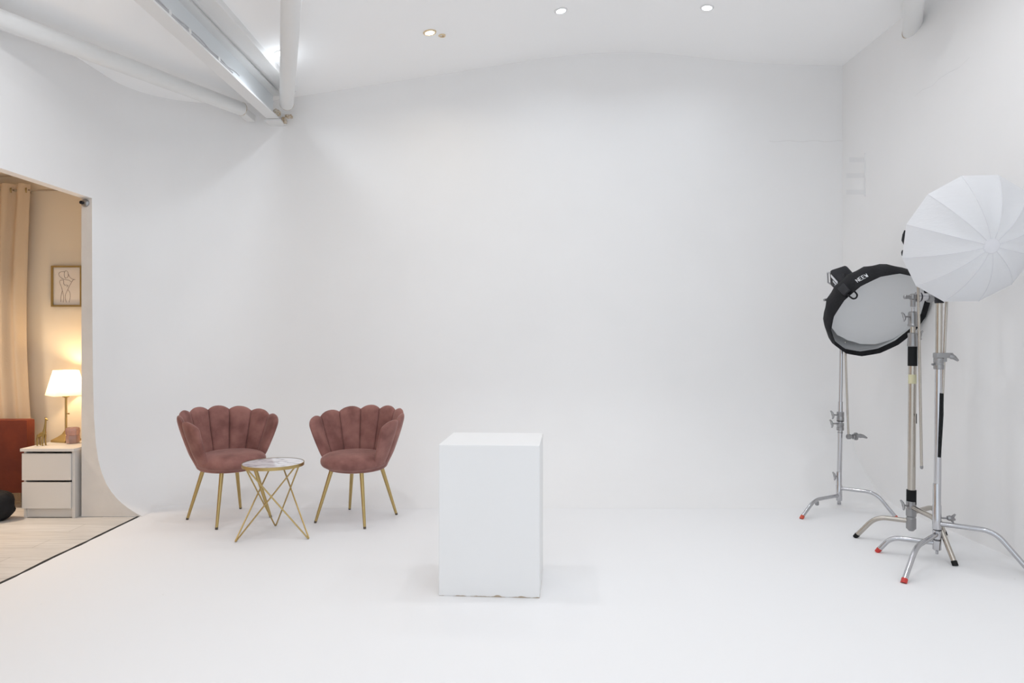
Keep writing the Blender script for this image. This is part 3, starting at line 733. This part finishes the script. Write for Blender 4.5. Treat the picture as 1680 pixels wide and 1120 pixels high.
# pink glass
K0 = Vector((-3.487, 5.565, nz))
t = thing('glass_jar', 'faceted pink glass jar beside the brass lamp', 'jar', K0)
mb = MB(); rs = []
for z, r in ((0, .038), (.004, .043), (.035, .047), (.062, .046), (.066, .043), (.070, .046), (.10, .049), (.12, .045), (.124, .040), (.118, .036), (.075, .038), (.01, .034)):
    rs.append([Vector((r*(1 + .05*(1 if j % 2 else -1))*math.cos(2*PI*j/12), r*(1+.05*(1 if j % 2 else -1))*math.sin(2*PI*j/12), z)) for j in range(12)])
mb.rings(rs).build('jar_body', M['pinkglass'], t, smooth=0)
MB().lathe([(.002, .012), (.031, .012), (.031, .07), (.002, .068)], 20).build('wax', mat('pale pink wax', lin(230, 190, 180), .6), t)
# giraffe
g0 = Vector((-3.648, 5.44, nz))
mb = MB(); s = 1.0
mb.tube([(-.030, 0, .068), (-.020, 0, .078), (0, 0, .088), (.018, 0, .098), (.024, 0, .108)], [.008, .015, .017, .016, .011], 12)
mb.tube([(.016, 0, .098), (.022, 0, .13), (.027, 0, .17), (.030, 0, .198)], [.014, .009, .0065, .006], 12)
mb.tube([(.026, 0, .196), (.032, 0, .204), (.044, 0, .197)], [.006, .009, .005], 10)
for dy in (-.004, .004): mb.tube([(.029, dy, .204), (.027, dy*1.4, .221)], [.0025, .002], 6)
for dx, dy in ((-.028, -.012), (-.022, .012), (.014, -.013), (.020, .012)):
    mb.tube([(dx+.002, dy*.5, .085), (dx-.002, dy, .04), (dx+.001, dy*1.1, 0)], [.0085, .0055, .006], 8)
mb.tube([(-.034, 0, .074), (-.042, 0, .05)], [.003, .003], 6)
for v in mb.v: v += g0
tag(mb.build('giraffe_figurine', M['gold_dark'], None, g0, 60), 'small brass giraffe figurine on the left of the nightstand top', 'figurine')
# picture
w0 = W(86, 436, 5.845); w1 = W(136, 503, 5.845); x0, x1, z1, z0 = w0.x, w1.x, w0.z, w1.z; fw = .014
t = thing('framed_picture', 'gold-framed line drawing of a figure on the side room wall', 'picture', ((x0+x1)/2, 5.85, z0)); o = t.location
mb = MB(); y0, y1 = 5.825, 5.849
mb.box((x0, y0, z0), (x0+fw, y1, z1)); mb.box((x1-fw, y0, z0), (x1, y1, z1)); mb.box((x0+fw, y0, z0), (x1-fw, y1, z0+fw)); mb.box((x0+fw, y0, z1-fw), (x1-fw, y1, z1)); mb.build('frame', M['gold'], t, o, 0)
MB().box((x0+.006, 5.838, z0+.006), (x1-.006, 5.845, z1-.006)).build('paper', M['paper'], t, o, 0)
ZP = [[(415, 410), (390, 350), (400, 290), (430, 262), (465, 290), (470, 370), (440, 405), (410, 400)],
      [(400, 290), (340, 285), (295, 310), (300, 360), (340, 405), (400, 432), (480, 440), (520, 470)],
      [(470, 330), (490, 380), (550, 430), (610, 432), (560, 430), (520, 500), (480, 570)],
      [(385, 440), (315, 440), (310, 490), (345, 560), (365, 640), (335, 720), (332, 840)],
      [(385, 440), (385, 510), (410, 540), (450, 530), (470, 545), (440, 565)],
      [(480, 570), (460, 615), (425, 690), (410, 760), (435, 850)], [(460, 615), (500, 660), (510, 740), (485, 850)], [(365, 640), (390, 760), (378, 850)]]
mb = MB()
for st in ZP:
    pts = [W(70+a/11.2, 420+b/11.2, 5.837) for a, b in st]; mb.tube(bend(pts, .02, 3), .0012, 5)
mb.build('line_drawing', M['ink'], t, o)
# curtain rod and curtain
t = thing('curtain_rod', 'thin dark curtain rod high on the side room wall', 'curtain rod', (-4.3, 5.76, 2.55)); o = t.location
MB().tube([(-5.6, 5.76, 2.565), (-3.66, 5.76, 2.575)], .008, 12).build('rod', M['nickel'], t, o)
MB().tube([(-4.02, 5.85, 2.57), (-4.02, 5.76, 2.57)], .007, 10).build('bracket', M['nickel'], t, o)
def curtain():
    mb = MB(); rs = []; n = 120
    for k in range(25):
        z = .02+2.60*k/24; f = k/24; a = []; b = []
        for i in range(n+1):
            s = i/n; edge = -3.955-.045*math.sin(PI*min(1, (1-f)*1.25))+.02*(1-f)
            x = -5.5+(edge+5.5)*s; ph = (x-edge)/.125*2*PI*.5*1.0
            y = 5.735+.028*math.cos(ph*2)*(.6+.4*f)+.006*math.sin(x*31+z*3)
            a.append((x, y, z)); b.append((x, y+.003, z))
        rs.append(a+list(reversed(b)))
    return mb.rings(rs)
t = thing('curtain', 'beige eyelet curtain hanging at the left edge of the side room', 'curtain', (-4.3, 5.74, 0)); o = t.location
curtain().build('cloth', M['curtain'], t, o, 60)
for i in range(3):
    MB().lathe([(.016, -.004), (.024, -.004), (.024, .004), (.016, .004), (.016, -.004)], 20, axis_mtx((-3.985-.125*i, 5.755, 2.57), (1, .35, 0)), cap=False).build('eyelet', M['gold_dark'], t, o)
# sofa
t = thing('sofa', 'rust orange velvet sofa left of the nightstand', 'sofa', (-4.4, 5.3, 0)); o = t.location
MB().box((-5.5, 5.59, .12), (-3.868, 5.69, .707)).build('backrest', M['rust'], t, o, 30, .018)
MB().box((-5.5, 4.95, .17), (-4.45, 5.585, .42)).build('seat', M['rust'], t, o, 30, .03)
for x, y in ((-3.93, 5.64), (-5.4, 5.64), (-4.52, 5.02), (-5.4, 5.02)):
    MB().tube([(x, y, .17), (x, y, -.003)], [.022, .014], 12).build('leg', M['dkrubber'], t, o)
# bag
b0 = Vector((-3.885, 5.24, 0)); t = thing('bag', 'black cloth bag slumped on the plank floor beside the nightstand', 'bag', b0)
mb = MB(); rs = []
for k in range(17):
    f = k/16; z = -.003+.24*f; prof_ = (max(0, 1-abs(2*f-.9)**3.2))**.5 if f < .97 else .25
    prof_ = max(.15, prof_)
    rs.append([Vector(((.155*prof_)*math.cos(2*PI*j/36), .10*prof_*math.sin(2*PI*j/36), z))*1.0+Vector((.012, .008, 0))*noise.noise(Vector((j*.4, f*5, 1)))*(1 if 0 < k else .3) for j in range(36)])
mb.rings(rs).build('bag_body', M['bag'], t, smooth=50)
MB().tube(bend([(-.08, -.05, .20), (-.06, -.09, .26), (.04, -.09, .26), (.07, -.05, .19)], .04), .008, 8).build('strap', M['bag'], t)
MB().tube([(.05, -.095, .15), (.09, -.085, .13)], .012, 8).build('buckle', M['blackpl'], t)

# ------------------------------------------------------------------ lights
def area(name, loc, size, e, col=(1, 1, 1), rot=(0, 0, 0), spread=PI, shape='DISK', sy=None):
    d = bpy.data.lights.new(name, 'AREA'); d.shape = shape; d.size = size; d.energy = e; d.color = col; d.spread = spread
    if sy: d.size_y = sy
    ob = bpy.data.objects.new(name, d); C.objects.link(ob); ob.location = loc; ob.rotation_euler = rot; return ob
gl = bpy.data.lights.new('downlight_spill', 'POINT'); go = bpy.data.objects.new('downlight_spill', gl); C.objects.link(go)
go.location = ((461-CX)/F*5.62, 5.62, zcs(-1.85)-.045); gl.energy = 1.0; gl.color = (.85, .93, 1); gl.shadow_soft_size = .03
EW = 14
for (px, py, kind) in DL:
    d = 5.64; x = (px-CX)/F*d
    area('downlight_beam', (x, d, zcs(x)-.02), .08, EW*.55, (1, .9, .75) if kind == 'brass' else (.86, .93, 1), spread=math.radians(150))
for y in (4.0, 2.3, .5, -1.3):
    for x in (-2.45, -1.0, .55, 2.1):
        area('downlight_beam', (x, y, zcs(x)-.03), .10, EW*(1.25 if y > 3 else .8)*(.55 if x < -2 else 1), (.96, .975, 1), spread=math.radians(160))
area('side_room_lamp', (-4.75, 4.85, 2.66), .35, 58, (1, .82, .64), spread=math.radians(105))
wd = bpy.data.worlds.new('daylight'); S.world = wd; wd.use_nodes = True
bg = wd.node_tree.nodes['Background']; bg.inputs[0].default_value = (.85, .925, 1, 1); bg.inputs[1].default_value = 2.9

S.view_settings.view_transform = 'Standard'; S.view_settings.look = 'None'; S.view_settings.exposure = -1.21; S.view_settings.gamma = 1
S.view_settings.use_curve_mapping = False
S.cycles.use_denoising = True
try: S.cycles.denoiser = 'OPENIMAGEDENOISE'
except Exception: pass
S.cycles.max_bounces = 14; S.cycles.diffuse_bounces = 12; S.cycles.glossy_bounces = 4
S.cycles.sample_clamp_indirect = 6; S.cycles.caustics_reflective = False; S.cycles.caustics_refractive = False
